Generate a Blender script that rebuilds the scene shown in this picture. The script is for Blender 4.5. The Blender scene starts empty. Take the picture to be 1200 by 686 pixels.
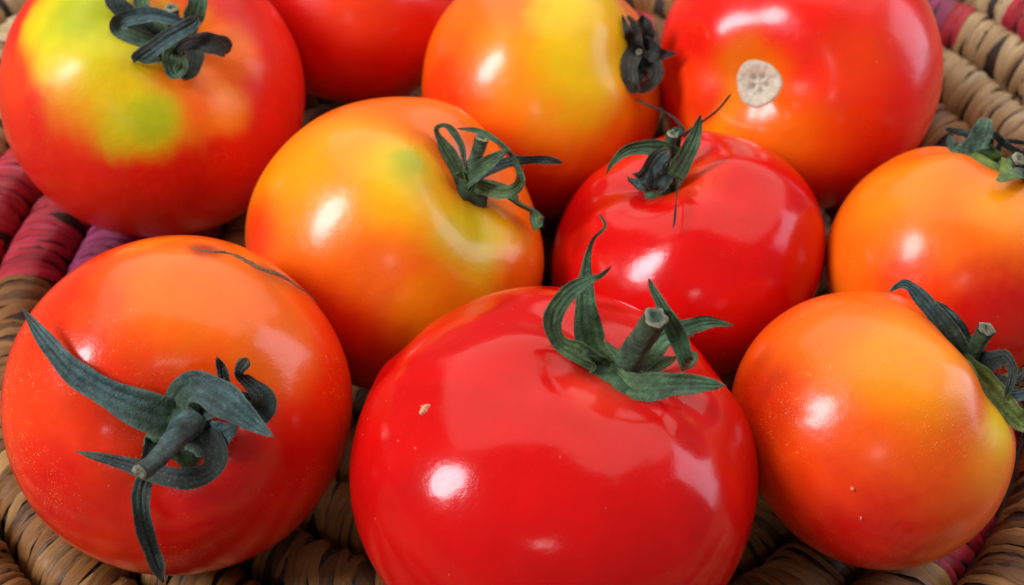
import bpy, math, random
import numpy as np
from mathutils import Vector, Matrix

# ---------------------------------------------------------------- camera, world, lamps, exposure
scene = bpy.context.scene
COL = scene.collection
CAM_POS = Vector((0.0, -0.1701913, 0.2062383)); CAM_AIM = Vector((0.0, 0.0, 0.030)); HFOV = math.radians(44)
cd = bpy.data.cameras.new('camera'); cam = bpy.data.objects.new('camera', cd); COL.objects.link(cam)
cam.location = CAM_POS; cam.rotation_euler = (CAM_AIM-CAM_POS).to_track_quat('-Z', 'Y').to_euler()
cd.sensor_width = 36; cd.angle = HFOV; cd.clip_start = 0.005; cd.clip_end = 50
cd.dof.use_dof = True; cd.dof.focus_distance = 0.208; cd.dof.aperture_fstop = 22
scene.camera = cam
scene.render.resolution_x = 1024; scene.render.resolution_y = 585

world = bpy.data.worlds.new('World'); scene.world = world; world.use_nodes = True
bgn = world.node_tree.nodes['Background']
bgn.inputs['Color'].default_value = (0.95, 0.92, 0.92, 1); bgn.inputs['Strength'].default_value = 0.15

def area_lamp(name, loc, aim, sx, sy, radiance, color):
    l = bpy.data.lights.new(name, 'AREA'); l.shape = 'RECTANGLE'; l.size = sx; l.size_y = sy
    l.energy = radiance*math.pi*sx*sy; l.color = color
    o = bpy.data.objects.new(name, l); COL.objects.link(o)
    o.location = loc; o.rotation_euler = (Vector(aim)-Vector(loc)).to_track_quat('-Z', 'Y').to_euler()
    return o
area_lamp('broad_window_light', (0.12, 0.72, 1.15), (0, 0, 0.03), 2.4, 1.9, 1.45, (1.0, 0.90, 0.78))
area_lamp('left_window_light', (-0.85, -0.28, 0.80), (0, 0, 0.03), 0.32, 0.62, 23.0, (0.90, 0.92, 1.0)).data.shape = 'ELLIPSE'
area_lamp('right_window_light', (0.95, 0.16, 0.36), (0, 0, 0.03), 0.50, 0.70, 3.8, (0.84, 0.82, 1.0))
area_lamp('front_lamp', (-0.05, -0.95, 0.62), (0, 0, 0.03), 0.12, 0.12, 7.0, (1.0, 0.95, 0.95))

scene.view_settings.view_transform = 'Standard'; scene.view_settings.look = 'None'
scene.view_settings.exposure = 0.15; scene.view_settings.gamma = 1.0
scene.view_settings.use_curve_mapping = False
scene.render.engine = 'CYCLES'
scene.cycles.max_bounces = 8

BOWL_C = np.array([-0.003, 0.025])
def bowl_z(r): return 0.010*(r/0.1)**2          # height of the basket's inner surface

def tomato_radius(n, s):
    """distance from the tomato's centre to its skin for unit directions n (k,3) in its own axes (stem = +Z)"""
    n = np.asarray(n, float); R, q, e = s['R'], s['q'], s.get('e', 2.12)
    st = np.sqrt(np.clip(1-n[:, 2]**2, 0, 1))
    r = R*(np.abs(st)**e + np.abs(n[:, 2]/q)**e)**(-1/e)
    dc = np.array(s.get('dc', (0, 0, 1.))); dx = np.cross((0, 1., 0), dc); dx = dx/np.linalg.norm(dx); dy = np.cross(dc, dx)   # the stem dimple's own axes
    th = np.arccos(np.clip(n@dc, -1, 1)); ph = np.arctan2(n@dy, n@dx)
    env = np.exp(-((th-.62)/.42)**2)*np.clip(th/.25, 0, 1)
    r = r*(1 + s['la']*np.cos(s['m']*ph+s['ph'])*env + .4*s['la']*np.cos((s['m']+2)*ph+2.1*s['ph'])*env)
    r = r*(1 + s.get('sh', 0)*np.exp(-((th-.62)/.26)**2))
    r = r*(1 - s['dd']*np.exp(-(th/s['dw'])**2) - .03*np.exp(-(np.arccos(np.clip(-n[:, 2], -1, 1))/.3)**2))
    rs = np.random.RandomState(s['seed']); nz = np.zeros(len(n))
    for k in range(13):
        f = rs.normal(size=3)*(1.1 if k < 4 else 2.6 if k < 9 else 5.); a = 1. if k < 4 else .28 if k < 9 else .12*s.get('hf', 1.)
        nz += a*np.sin(n@f*1.6 + rs.uniform(0, 6.28))
    r = r*(1 + s['na']*nz)
    for d, w, a in s.get('bumps', ()):
        g = np.arccos(np.clip(n@np.array(d), -1, 1)); r = r*(1 + a*np.exp(-(g/w)**2))
    return r

# every tomato: centre, axes, skin shape, calyx (sepal paths in mm: point, width direction, width), colour zones
TOMATOES = [
 {'key': 'A', 'c': [-0.07845, 0.05602, 0.03575], 'F': [[0.917, 0.0, 0.3988], [0.1832, 0.8882, -0.4213], [-0.3542, 0.4594, 0.8145]], 's': {'dd': 0.13, 'dw': 0.3, 'm': 5, 'la': 0.014, 'ph': 0.3, 'na': 0.0055, 'sh': 0.016, 'seed': 1, 'R': 0.03242, 'q': 0.85248, 'bumps': [([-0.663, -0.58, 0.474], 0.212, -0.006), ([-0.425, -0.442, 0.79], 0.22, 0.006), ([0.197, -0.661, 0.724], 0.279, -0.006), ([0.563, -0.135, 0.815], 0.237, 0.006)]}, 'sepals': [('b', [[-1.46, -1.47, 25.49, 0.133, 0.879, 0.457, 2.6], [-8.37, -1.14, 26.87, 0.161, 0.875, 0.456, 3.23], [-11.47, -0.33, 26.84, 0.672, 0.637, 0.378, 3.19], [-11.17, 0.81, 28.53, 0.732, -0.626, -0.268, 3.17], [-8.58, 1.29, 30.95, 0.36, -0.838, -0.41, 3.15], [-5.31, 0.95, 33.4, 0.063, -0.884, -0.464, 2.93], [-1.49, -0.17, 34.7, -0.142, -0.867, -0.478, 2.09], [1.74, -1.45, 35.68, -0.195, -0.856, -0.478, 0.84]]), ('b', [[-0.9, -3.7, 25.93, -0.28, 0.874, 0.397, 2.6], [-4.22, -5.81, 28.21, -0.372, 0.928, -0.038, 2.78], [-7.18, -6.16, 27.3, 0.996, -0.058, 0.068, 2.98], [-4.43, -5.14, 31.8, 0.704, -0.663, -0.256, 3.14], [-2.0, -3.86, 35.55, 0.687, -0.676, -0.266, 3.11], [0.98, -2.28, 38.5, 0.706, -0.661, -0.254, 2.9], [2.04, -1.01, 39.37, 0.812, -0.554, -0.183, 1.24]]), ('n', [[0.18, -2.52, 25.55, 0.811, -0.557, -0.177, 1.73], [0.68, -3.56, 31.12, 0.601, -0.741, -0.298, 2.12], [3.12, -3.71, 34.41, 0.24, -0.877, -0.417, 3.36], [6.1, -4.19, 35.55, -0.018, -0.888, -0.46, 4.2], [8.65, -4.36, 35.46, -0.138, -0.871, -0.471, 3.59], [9.15, -4.68, 35.57, -0.4, -0.786, -0.471, 2.11]]), ('g', [[-1.76, -0.06, 25.39, 0.651, 0.643, 0.403, 3.04], [-5.99, 3.34, 26.78, 0.709, 0.593, 0.381, 3.02], [-7.4, 5.49, 27.24, 0.934, 0.272, 0.234, 3.01], [-7.44, 8.22, 26.88, 0.997, -0.031, 0.077, 2.58], [-7.19, 11.39, 26.88, 0.996, -0.078, 0.051, 0.65]]), ('g', [[1.33, -0.06, 25.71, 0.967, -0.253, -0.004, 3.04], [2.08, 2.77, 28.1, 0.964, -0.265, -0.01, 3.67], [2.75, 4.93, 30.23, 0.977, -0.213, 0.02, 4.09], [3.06, 7.56, 31.23, 0.991, -0.106, 0.081, 3.23], [3.31, 11.05, 31.34, 0.992, -0.074, 0.099, 0.86]]), ('k', [[-3.38, -0.07, 25.72, 0.464, 0.768, 0.441, 2.6], [-10.04, 3.2, 27.03, 0.53, 0.733, 0.426, 3.89], [-12.67, 5.87, 27.05, 0.83, 0.464, 0.31, 3.66], [-13.0, 8.57, 26.91, 0.992, -0.128, 0.004, 2.15], [-12.1, 10.32, 26.76, 0.867, -0.461, -0.189, 0.65]]), ('g', [[0.35, -2.49, 25.6, -0.483, 0.806, 0.342, 3.47], [-1.47, -4.69, 28.22, -0.996, 0.086, 0.02, 2.99], [-0.12, -8.47, 28.03, -0.503, -0.753, -0.425, 2.76], [1.02, -7.92, 30.99, 0.975, -0.22, 0.021, 2.53], [0.32, -6.12, 32.41, 0.955, 0.197, 0.222, 1.89]]), ('k', [[1.32, -2.46, 25.65, 0.203, -0.886, -0.417, 3.9], [3.27, -3.1, 27.97, -0.966, -0.257, 0.022, 4.0], [2.78, -7.69, 28.41, -0.923, 0.38, 0.057, 2.99], [0.88, -8.96, 28.31, -0.539, 0.785, 0.306, 1.28]])], 'stem': [[0.15, -0.89, 24.93, 0.984, 0.073, 0.16, 3.47], [-0.37, 0.64, 27.48, 0.973, 0.133, 0.19, 2.93], [-1.19, 1.96, 29.83, 0.947, 0.222, 0.233, 2.56], [-2.17, 3.42, 32.16, 0.938, 0.245, 0.244, 2.88]], 'hub': 1.2, 'patches': [([-0.264, -0.212, 0.941], 0.56, (0.82, 0.52, 0.004), 0.7), ([-0.735, -0.016, 0.678], 0.332, (0.82, 0.52, 0.004), 0.5), ([-0.7, 0.028, 0.714], 0.279, (0.58, 0.52, 0.004), 0.9), ([0.362, -0.41, 0.837], 0.214, (0.86, 0.25, 0.003), 0.5), ([0.344, -0.017, 0.939], 0.252, (0.84, 0.135, 0.002), 0.7), ([0.079, -0.401, 0.913], 0.27, (0.84, 0.135, 0.002), 0.6), ([-0.491, -0.011, 0.871], 0.409, (0.58, 0.52, 0.004), 0.9), ([-0.613, 0.069, 0.787], 0.204, (0.38, 0.44, 0.005), 0.9), ([-0.176, -0.604, 0.777], 0.269, (0.58, 0.52, 0.004), 0.7), ([-0.105, -0.586, 0.804], 0.17, (0.38, 0.44, 0.005), 0.8), ([-0.912, -0.222, 0.345], 0.213, (0.8, 0.038, 0.002), 0.8)], 'base': (0.72, 0.01, 0.001)},
 {'key': 'B', 'c': [-0.03907, 0.09368, 0.03039], 'F': [[0.9889, 0.0, 0.1483], [-0.089, 0.8, 0.5934], [-0.1187, -0.6, 0.7911]], 's': {'dd': 0.13, 'dw': 0.3, 'm': 5, 'la': 0.01, 'ph': 0.3, 'na': 0.0055, 'sh': 0.016, 'seed': 2, 'R': 0.02488, 'q': 0.86922}, 'patches': [([0.154, -0.971, 0.183], 0.455, (0.8, 0.038, 0.002), 0.9)], 'base': (0.74, 0.008, 0.002)},
 {'key': 'C', 'c': [0.00656, 0.06321, 0.02961], 'F': [[0.2672, -0.464, 0.8446], [0.9534, -0.0, -0.3016], [0.14, 0.8858, 0.4424]], 's': {'dd': 0.07, 'dw': 0.28, 'm': 4, 'la': 0.015, 'ph': 0.3, 'na': 0.0055, 'sh': 0.016, 'seed': 3, 'R': 0.02844, 'q': 0.90832, 'dc': [0.1837, 0.0471, 0.9818], 'bumps': [([-0.92, 0.385, -0.074], 0.256, -0.008), ([-0.879, 0.034, 0.475], 0.287, 0.006), ([-0.502, 0.3, 0.811], 0.261, -0.005)]}, 'sepals': [('n', [[3.63, 2.66, 24.94, 0.385, -0.182, 0.905, 3.33], [3.24, 6.29, 25.83, 0.26, -0.346, 0.902, 4.12], [4.61, 8.26, 26.8, 0.261, -0.341, 0.903, 2.88], [6.89, 9.4, 25.95, 0.49, -0.006, 0.872, 1.44], [7.61, 10.71, 25.13, 0.581, 0.179, 0.794, 0.62]]), ('n', [[3.88, 3.24, 25.25, 0.499, -0.008, 0.867, 2.92], [2.99, 7.31, 25.8, 0.487, -0.031, 0.873, 2.89], [3.39, 10.04, 25.76, 0.444, -0.107, 0.89, 1.64], [5.64, 12.53, 25.1, 0.423, -0.145, 0.894, 0.62]]), ('n', [[3.58, 1.99, 25.69, -0.331, -0.8, 0.501, 4.17], [3.31, 3.98, 28.68, -0.622, -0.782, -0.041, 4.95], [1.27, 3.57, 30.79, -0.69, -0.552, -0.468, 4.09], [1.8, 2.64, 32.49, -0.657, -0.74, -0.146, 1.64], [2.48, 1.82, 34.21, -0.646, -0.756, -0.105, 0.51]]), ('n', [[3.24, 3.0, 25.29, 0.573, 0.814, -0.095, 4.17], [-0.25, 5.52, 25.87, 0.181, 0.737, -0.652, 4.12], [-4.48, 5.75, 26.26, -0.179, 0.451, -0.874, 3.68], [-7.15, 4.15, 26.57, -0.398, 0.191, -0.897, 3.06], [-7.34, 2.24, 26.78, -0.709, -0.629, -0.319, 2.04], [-6.35, 2.83, 27.37, -0.069, -0.646, 0.76, 1.02]]), ('n', [[2.71, 1.31, 25.59, -0.697, -0.556, -0.452, 4.59], [0.53, 1.55, 28.66, -0.616, -0.236, -0.751, 4.54], [-2.46, 1.01, 29.92, -0.026, 0.559, -0.829, 3.27], [-5.24, 1.21, 28.62, 0.463, 0.817, -0.344, 3.06], [-7.16, 2.44, 26.98, 0.711, 0.597, 0.371, 2.23], [-6.98, 4.7, 26.34, 0.609, 0.174, 0.774, 1.21]]), ('n', [[4.46, 2.68, 25.79, -0.001, -0.6, 0.8, 2.92], [5.54, 5.21, 27.69, 0.09, -0.517, 0.852, 3.52], [6.67, 7.24, 28.32, 0.371, -0.184, 0.91, 3.09], [7.67, 8.77, 27.54, 0.67, 0.505, 0.544, 1.86], [6.1, 9.3, 27.12, 0.383, 0.833, -0.399, 0.82]]), ('k', [[1.85, 1.71, 25.14, -0.264, 0.338, -0.903, 2.5], [-1.98, 2.21, 26.45, -0.171, 0.443, -0.88, 2.47], [-5.22, 2.3, 26.81, -0.175, 0.44, -0.881, 2.05], [-6.15, 1.72, 27.03, -0.356, 0.229, -0.906, 0.82]])], 'stem': [[1.55, 1.61, 25.61, 0.501, -0.01, 0.866, 2.04], [1.19, 2.91, 25.83, 0.294, -0.302, 0.907, 1.66], [0.86, 4.24, 26.71, 0.134, -0.478, 0.868, 1.47], [0.7, 5.26, 27.2, 0.21, -0.398, 0.893, 1.46]], 'hub': 1.25, 'patches': [([-0.523, 0.789, 0.323], 0.376, (0.86, 0.25, 0.003), 1.0), ([-0.465, 0.409, 0.785], 0.591, (0.86, 0.25, 0.003), 0.7), ([-0.118, 0.513, 0.85], 0.602, (0.82, 0.52, 0.004), 0.5), ([-0.279, -0.048, 0.959], 0.277, (0.86, 0.25, 0.003), 0.8), ([-0.621, 0.698, -0.355], 0.425, (0.8, 0.038, 0.002), 0.9), ([-0.925, -0.354, 0.137], 0.488, (0.66, 0.002, 0.001), 0.9), ([-0.457, -0.538, 0.709], 0.379, (0.8, 0.038, 0.002), 0.8), ([-0.971, 0.099, -0.217], 0.389, (0.8, 0.038, 0.002), 0.9)], 'base': (0.84, 0.135, 0.002)},
 {'key': 'D', 'c': [0.06361, 0.06309, 0.03617], 'F': [[0.8562, 0.0, -0.5166], [-0.4531, 0.4803, -0.751], [0.2481, 0.8771, 0.4113]], 's': {'dd': 0.14, 'dw': 0.3, 'm': 5, 'la': 0.012, 'ph': 1.0, 'na': 0.0055, 'sh': 0.016, 'seed': 4, 'R': 0.03155, 'q': 0.81821, 'bumps': [([0.455, 0.272, 0.848], 0.226, 0.008), ([0.717, -0.146, 0.682], 0.293, -0.006), ([-0.316, -0.498, 0.808], 0.264, 0.006), ([0.878, 0.238, 0.416], 0.17, -0.005)]}, 'patches': [([-0.057, -0.008, 0.998], 0.355, (0.8, 0.16, 0.004), 0.8), ([-0.173, -0.364, 0.915], 0.427, (0.86, 0.25, 0.003), 0.7), ([0.705, 0.174, 0.688], 0.298, (0.8, 0.038, 0.002), 0.9), ([0.485, -0.29, 0.825], 0.376, (0.8, 0.038, 0.002), 1.0), ([-0.499, -0.112, 0.859], 0.265, (0.8, 0.038, 0.002), 0.8), ([0.153, -0.422, 0.894], 0.395, (0.84, 0.135, 0.002), 0.8)], 'base': (0.78, 0.008, 0.002)},
 {'key': 'E', 'c': [-0.02332, 0.01436, 0.02878], 'F': [[0.7538, 0.0, 0.6571], [0.0751, 0.9934, -0.0862], [-0.6528, 0.1143, 0.7488]], 's': {'dd': 0.17, 'dw': 0.38, 'm': 3, 'la': 0.03, 'ph': 1.4, 'na': 0.0055, 'sh': 0.025, 'seed': 5, 'R': 0.02993, 'q': 0.90891, 'bumps': [([-0.496, -0.752, 0.435], 0.255, -0.01), ([-0.722, -0.692, 0.022], 0.21, 0.008), ([-0.122, -0.828, 0.547], 0.21, 0.008), ([0.282, -0.459, 0.842], 0.17, 0.01), ([-0.979, 0.196, 0.062], 0.191, -0.005)]}, 'sepals': [('g', [[-1.0, 0.5, 24.03, 0.231, 0.538, 0.811, 2.68], [-3.25, 1.09, 24.27, 0.373, 0.448, 0.812, 2.87], [-6.15, 3.8, 24.57, 0.433, 0.401, 0.808, 2.67], [-9.44, 6.49, 24.91, 0.504, 0.346, 0.791, 1.15], [-10.41, 7.07, 25.85, 0.907, -0.34, 0.249, 0.86], [-10.06, 6.74, 27.49, 0.333, -0.704, -0.627, 0.95], [-8.9, 5.27, 28.67, -0.295, -0.483, -0.825, 1.32], [-6.81, 2.16, 29.01, -0.598, -0.243, -0.764, 1.31], [-4.55, -1.38, 27.39, -0.702, -0.126, -0.701, 0.75]]), ('g', [[-3.02, -2.62, 25.97, 0.944, -0.255, -0.21, 3.67], [-2.87, -1.54, 25.35, 0.871, -0.473, 0.135, 3.79], [-2.97, -1.88, 28.25, 0.818, -0.574, -0.024, 3.38], [-2.82, -1.81, 33.46, 0.814, -0.58, -0.035, 2.41], [-2.57, -1.83, 37.01, 0.802, -0.594, -0.062, 0.92]]), ('k', [[-0.29, 1.27, 25.43, 0.741, -0.649, -0.172, 2.68], [0.57, 1.19, 29.44, 0.701, -0.674, -0.235, 2.28], [1.83, 0.7, 33.39, 0.582, -0.715, -0.388, 2.07], [4.34, 0.27, 36.8, 0.468, -0.726, -0.504, 1.69], [6.92, 0.14, 38.92, 0.36, -0.719, -0.595, 1.31], [8.55, -0.24, 39.96, 0.26, -0.7, -0.665, 0.47]]), ('g', [[-0.47, -0.69, 24.95, 0.177, -0.708, -0.684, 2.67], [2.44, -3.19, 28.29, 0.319, -0.736, -0.597, 2.46], [3.63, -4.28, 31.56, 0.728, -0.666, -0.162, 2.44], [2.96, -4.12, 34.49, 0.814, -0.128, 0.566, 1.68], [0.87, -2.56, 35.92, 0.534, 0.266, 0.803, 1.11], [-1.61, -1.38, 36.62, 0.275, 0.472, 0.837, 0.92], [-4.19, 0.23, 36.01, 0.048, 0.597, 0.801, 1.01], [-6.79, 2.31, 34.19, -0.217, 0.685, 0.696, 1.02], [-9.06, 4.1, 30.69, -0.368, 0.708, 0.602, 0.65]]), ('g', [[-0.71, -0.95, 24.48, 0.255, -0.726, -0.639, 2.67], [4.77, -0.55, 26.21, -0.283, -0.948, 0.148, 4.01], [7.71, -2.94, 27.84, -0.386, -0.916, 0.111, 3.32], [11.8, -3.22, 28.6, -0.814, -0.565, 0.138, 3.37], [11.39, -7.77, 29.78, -0.084, -0.613, -0.786, 1.71], [10.77, -7.01, 31.67, 0.853, -0.327, 0.407, 0.76]])], 'stem': [[-0.95, 2.73, 24.66, 0.879, -0.245, 0.409, 2.94], [-2.1, 3.03, 27.31, 0.876, -0.23, 0.425, 2.43], [-2.85, 3.88, 29.19, 0.864, -0.188, 0.468, 2.42], [-3.71, 4.71, 30.95, 0.855, -0.16, 0.494, 2.73]], 'hub': 1.0, 'patches': [([-0.861, -0.055, 0.506], 0.494, (0.86, 0.29, 0.003), 0.9), ([-0.55, -0.24, 0.8], 0.414, (0.86, 0.25, 0.003), 0.9), ([-0.976, 0.214, 0.046], 0.331, (0.86, 0.25, 0.003), 1.0), ([-0.529, -0.235, 0.815], 0.292, (0.8, 0.44, 0.003), 0.9), ([-0.545, -0.171, 0.821], 0.157, (0.56, 0.44, 0.004), 0.9), ([-0.533, -0.126, 0.837], 0.085, (0.42, 0.42, 0.004), 1), ([0.112, -0.492, 0.863], 0.372, (0.8, 0.42, 0.003), 0.8), ([0.002, -0.436, 0.9], 0.262, (0.58, 0.46, 0.004), 0.9), ([-0.036, -0.877, 0.48], 0.263, (0.86, 0.25, 0.003), 0.8), ([-0.925, -0.316, -0.209], 0.242, (0.8, 0.038, 0.002), 1), ([-0.325, -0.934, -0.147], 0.429, (0.8, 0.038, 0.002), 0.8), ([0.028, -0.93, -0.366], 0.391, (0.66, 0.002, 0.001), 0.8), ([0.459, -0.501, 0.734], 0.215, (0.84, 0.135, 0.002), 0.8), ([-0.509, -0.735, 0.448], 0.185, (0.78, 0.12, 0.002), 0.8)], 'base': (0.84, 0.135, 0.002)},
 {'key': 'F', 'c': [0.03556, 0.01592, 0.02432], 'F': [[0.9364, 0.0, -0.3509], [0.0344, 0.9952, 0.0919], [0.3492, -0.0981, 0.9319]], 's': {'dd': 0.18, 'dw': 0.36, 'm': 5, 'la': 0.02, 'ph': 0.3, 'na': 0.005, 'sh': 0.016, 'seed': 6, 'hf': 1.6, 'R': 0.02829, 'q': 0.77653, 'bumps': [([0.404, -0.764, 0.503], 0.294, -0.006), ([-0.6, -0.206, 0.773], 0.271, 0.005), ([0.832, -0.415, 0.368], 0.165, 0.007), ([0.725, -0.221, 0.653], 0.189, -0.006)]}, 'sepals': [('g', [[2.59, 1.52, 20.62, 0.944, -0.12, -0.308, 2.76], [4.06, 0.57, 25.46, 0.924, 0.273, 0.268, 3.49], [0.93, -0.57, 28.5, 0.331, 0.553, 0.765, 3.08], [-3.18, -0.89, 29.64, -0.08, 0.547, 0.833, 2.12], [-6.51, -1.54, 28.43, -0.517, 0.425, 0.743, 1.16], [-8.68, -2.31, 26.62, -0.669, 0.345, 0.658, 0.39]]), ('b', [[-0.6, 0.05, 19.54, -0.077, 0.992, 0.098, 3.59], [-4.04, -0.41, 21.56, -0.867, 0.493, 0.073, 3.53], [-1.64, -2.41, 23.85, 0.527, -0.443, -0.725, 3.49], [1.19, -2.15, 26.42, 0.52, -0.444, -0.73, 3.46], [4.28, -1.62, 27.58, 0.381, -0.495, -0.781, 2.68]]), ('g', [[0.48, 0.16, 19.56, -0.728, -0.683, -0.053, 3.1], [2.63, -2.23, 20.83, 0.447, -0.49, -0.748, 3.9], [6.1, -3.09, 25.05, 0.711, -0.36, -0.605, 3.64], [9.38, -1.93, 28.58, 0.796, -0.299, -0.526, 2.66], [11.84, 0.14, 31.9, 0.846, -0.256, -0.468, 0.66]]), ('k', [[0.85, -0.62, 19.12, -0.693, 0.701, -0.169, 4.59], [-1.49, -2.55, 20.7, -0.349, 0.917, -0.191, 5.03], [-3.22, -1.64, 21.64, 0.318, 0.903, -0.29, 3.07]]), ('k', [[2.64, 1.35, 22.03, -0.623, 0.404, 0.67, 3.54], [1.28, -1.38, 22.41, -0.676, 0.373, 0.635, 4.68], [0.17, -3.26, 22.11, -0.804, 0.28, 0.525, 4.66], [-0.82, -4.54, 20.87, -0.861, 0.225, 0.457, 2.72]]), ('g', [[1.43, 0.98, 20.37, 0.785, -0.298, -0.543, 2.37], [4.27, 2.02, 23.91, 0.827, -0.263, -0.497, 2.54], [6.1, 3.54, 26.79, 0.837, -0.253, -0.485, 2.34], [7.07, 4.4, 27.5, 0.73, -0.335, -0.595, 0.97]]), ('t', [[7.01, 2.49, 26.77, 0.926, -0.156, -0.344, 1.15], [7.6, 3.55, 27.88, 0.97, 0.182, 0.16, 0.66], [5.84, 5.26, 30.68, 0.775, 0.388, 0.499, 0.49], [3.0, 6.22, 32.95, 0.658, 0.447, 0.605, 0.43], [0.47, 7.17, 35.1, 0.673, 0.441, 0.594, 0.49]]), ('t', [[7.31, 2.49, 26.65, 0.432, -0.479, -0.764, 0.82], [9.45, 3.55, 27.19, 0.352, -0.502, -0.79, 0.49], [14.4, 6.43, 27.3, 0.423, -0.484, -0.766, 0.43], [18.11, 8.68, 28.73, 0.543, -0.444, -0.713, 0.43]]), ('t', [[2.34, -0.73, 20.09, -0.769, -0.554, -0.317, 0.68], [4.14, -4.74, 22.73, -0.997, -0.057, 0.045, 0.46], [3.21, -13.42, 23.14, -0.984, 0.177, 0.029, 0.39], [1.76, -17.79, 21.45, -0.955, 0.268, 0.125, 0.39]])], 'stem': [[0.89, 1.48, 19.55, 0.874, -0.213, -0.437, 2.69], [2.59, 0.95, 23.19, 0.874, -0.213, -0.437, 2.32], [4.17, 1.21, 26.23, 0.861, -0.226, -0.455, 2.14], [5.55, 1.02, 28.76, 0.844, -0.244, -0.478, 2.28]], 'hub': 0.9, 'patches': [([0.238, -0.044, 0.97], 0.332, (0.7, 0.03, 0.002), 0.8)], 'base': (0.6, 0.001, 0.0008)},  # later 'k' path: added dark sheet, shade of the calyx hollow put into colour
 {'key': 'G', 'c': [0.08583, 0.00615, 0.03128], 'F': [[0.9276, -0.0, 0.3737], [-0.1939, 0.8548, 0.4814], [-0.3194, -0.519, 0.7929]], 's': {'dd': 0.15, 'dw': 0.3, 'm': 5, 'la': 0.02, 'ph': 0.3, 'na': 0.0055, 'sh': 0.016, 'seed': 7, 'R': 0.02368, 'q': 0.91855, 'bumps': [([-0.852, -0.436, 0.291], 0.264, 0.006), ([-0.486, -0.817, 0.31], 0.29, -0.007), ([-0.097, -0.953, 0.287], 0.256, 0.006)]}, 'sepals': [('m', [[-3.15, -1.11, 20.59, 0.361, -0.133, 0.923, 6.4], [-6.06, -2.36, 21.55, 0.515, -0.2, 0.833, 6.34], [-7.1, -2.45, 22.71, 0.906, -0.358, 0.226, 4.65], [-7.31, -2.63, 26.13, 0.926, -0.366, 0.095, 3.7], [-7.53, -2.06, 28.4, 0.914, -0.363, 0.18, 2.04]]), ('m', [[-3.78, -0.39, 20.59, 0.15, -0.046, 0.988, 4.52], [-8.12, -0.79, 21.23, 0.084, -0.022, 0.996, 3.0], [-10.24, -0.46, 21.14, 0.373, -0.139, 0.917, 1.87], [-11.82, 0.12, 22.88, 0.673, -0.253, 0.695, 0.75]]), ('k', [[-3.08, 0.47, 20.38, 0.589, -0.232, 0.774, 1.51], [-7.31, 2.03, 24.07, 0.429, -0.174, 0.887, 1.51], [-9.74, 2.24, 23.94, -0.06, 0.014, 0.998, 1.13], [-12.32, 2.45, 23.76, -0.07, 0.017, 0.997, 0.76]]), ('k', [[-1.82, 0.53, 20.11, 0.857, -0.35, 0.377, 1.51], [-3.76, 0.83, 24.79, 0.897, -0.364, 0.249, 1.51], [-3.66, 0.12, 26.16, 0.102, -0.023, -0.995, 1.31], [-1.2, -1.42, 25.1, -0.193, 0.094, -0.977, 1.31], [2.82, -1.91, 24.69, -0.027, 0.024, -0.999, 1.12], [6.24, -2.2, 24.88, 0.056, -0.012, -0.998, 0.56]]), ('k', [[-0.43, 1.69, 21.19, 0.906, -0.375, 0.194, 1.14], [-1.23, 1.62, 24.8, 0.923, -0.379, -0.068, 0.94], [-0.0, 1.82, 26.15, 0.429, -0.163, -0.888, 0.94], [3.22, 1.7, 26.94, 0.218, -0.073, -0.973, 0.76], [6.81, 1.53, 27.7, 0.204, -0.067, -0.977, 0.38]]), ('k', [[-4.03, -0.05, 21.1, 0.369, -0.151, -0.917, 1.13], [-3.22, -1.04, 21.59, -0.063, 0.025, -0.998, 1.5], [-0.88, -2.49, 20.83, -0.247, 0.1, -0.964, 1.49]]), ('g', [[-1.43, -0.94, 20.1, 0.248, -0.115, -0.962, 3.76], [-0.13, -4.55, 20.87, 0.224, -0.107, -0.969, 3.72], [1.21, -7.88, 21.48, 0.164, -0.081, -0.983, 2.94], [2.57, -7.81, 21.59, 0.081, -0.037, -0.996, 1.1]]), ('m', [[-5.43, -14.08, 19.83, -0.082, -0.85, -0.52, 6.63], [-2.69, -15.1, 21.06, 0.707, -0.659, -0.256, 3.17], [3.46, -4.96, 20.91, 0.512, -0.23, -0.828, 2.78], [5.18, -5.59, 23.29, 0.725, -0.323, -0.608, 0.92]])], 'stem': [[-0.93, -0.93, 19.99, 0.478, -0.209, -0.853, 2.94], [-0.88, -3.56, 20.67, 0.666, -0.284, -0.689, 2.59], [-1.0, -6.29, 22.14, 0.783, -0.333, -0.526, 2.55], [-0.87, -8.04, 23.52, 0.795, -0.338, -0.503, 2.85]], 'hub': 1.9, 'patches': [([-0.825, -0.328, 0.46], 0.464, (0.84, 0.2, 0.003), 0.9), ([-0.123, -0.741, 0.66], 0.328, (0.86, 0.25, 0.003), 0.8), ([0.104, -0.928, -0.359], 0.716, (0.66, 0.002, 0.001), 0.9), ([-0.566, -0.792, -0.23], 0.325, (0.8, 0.038, 0.002), 1)], 'base': (0.84, 0.135, 0.002)},
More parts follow.
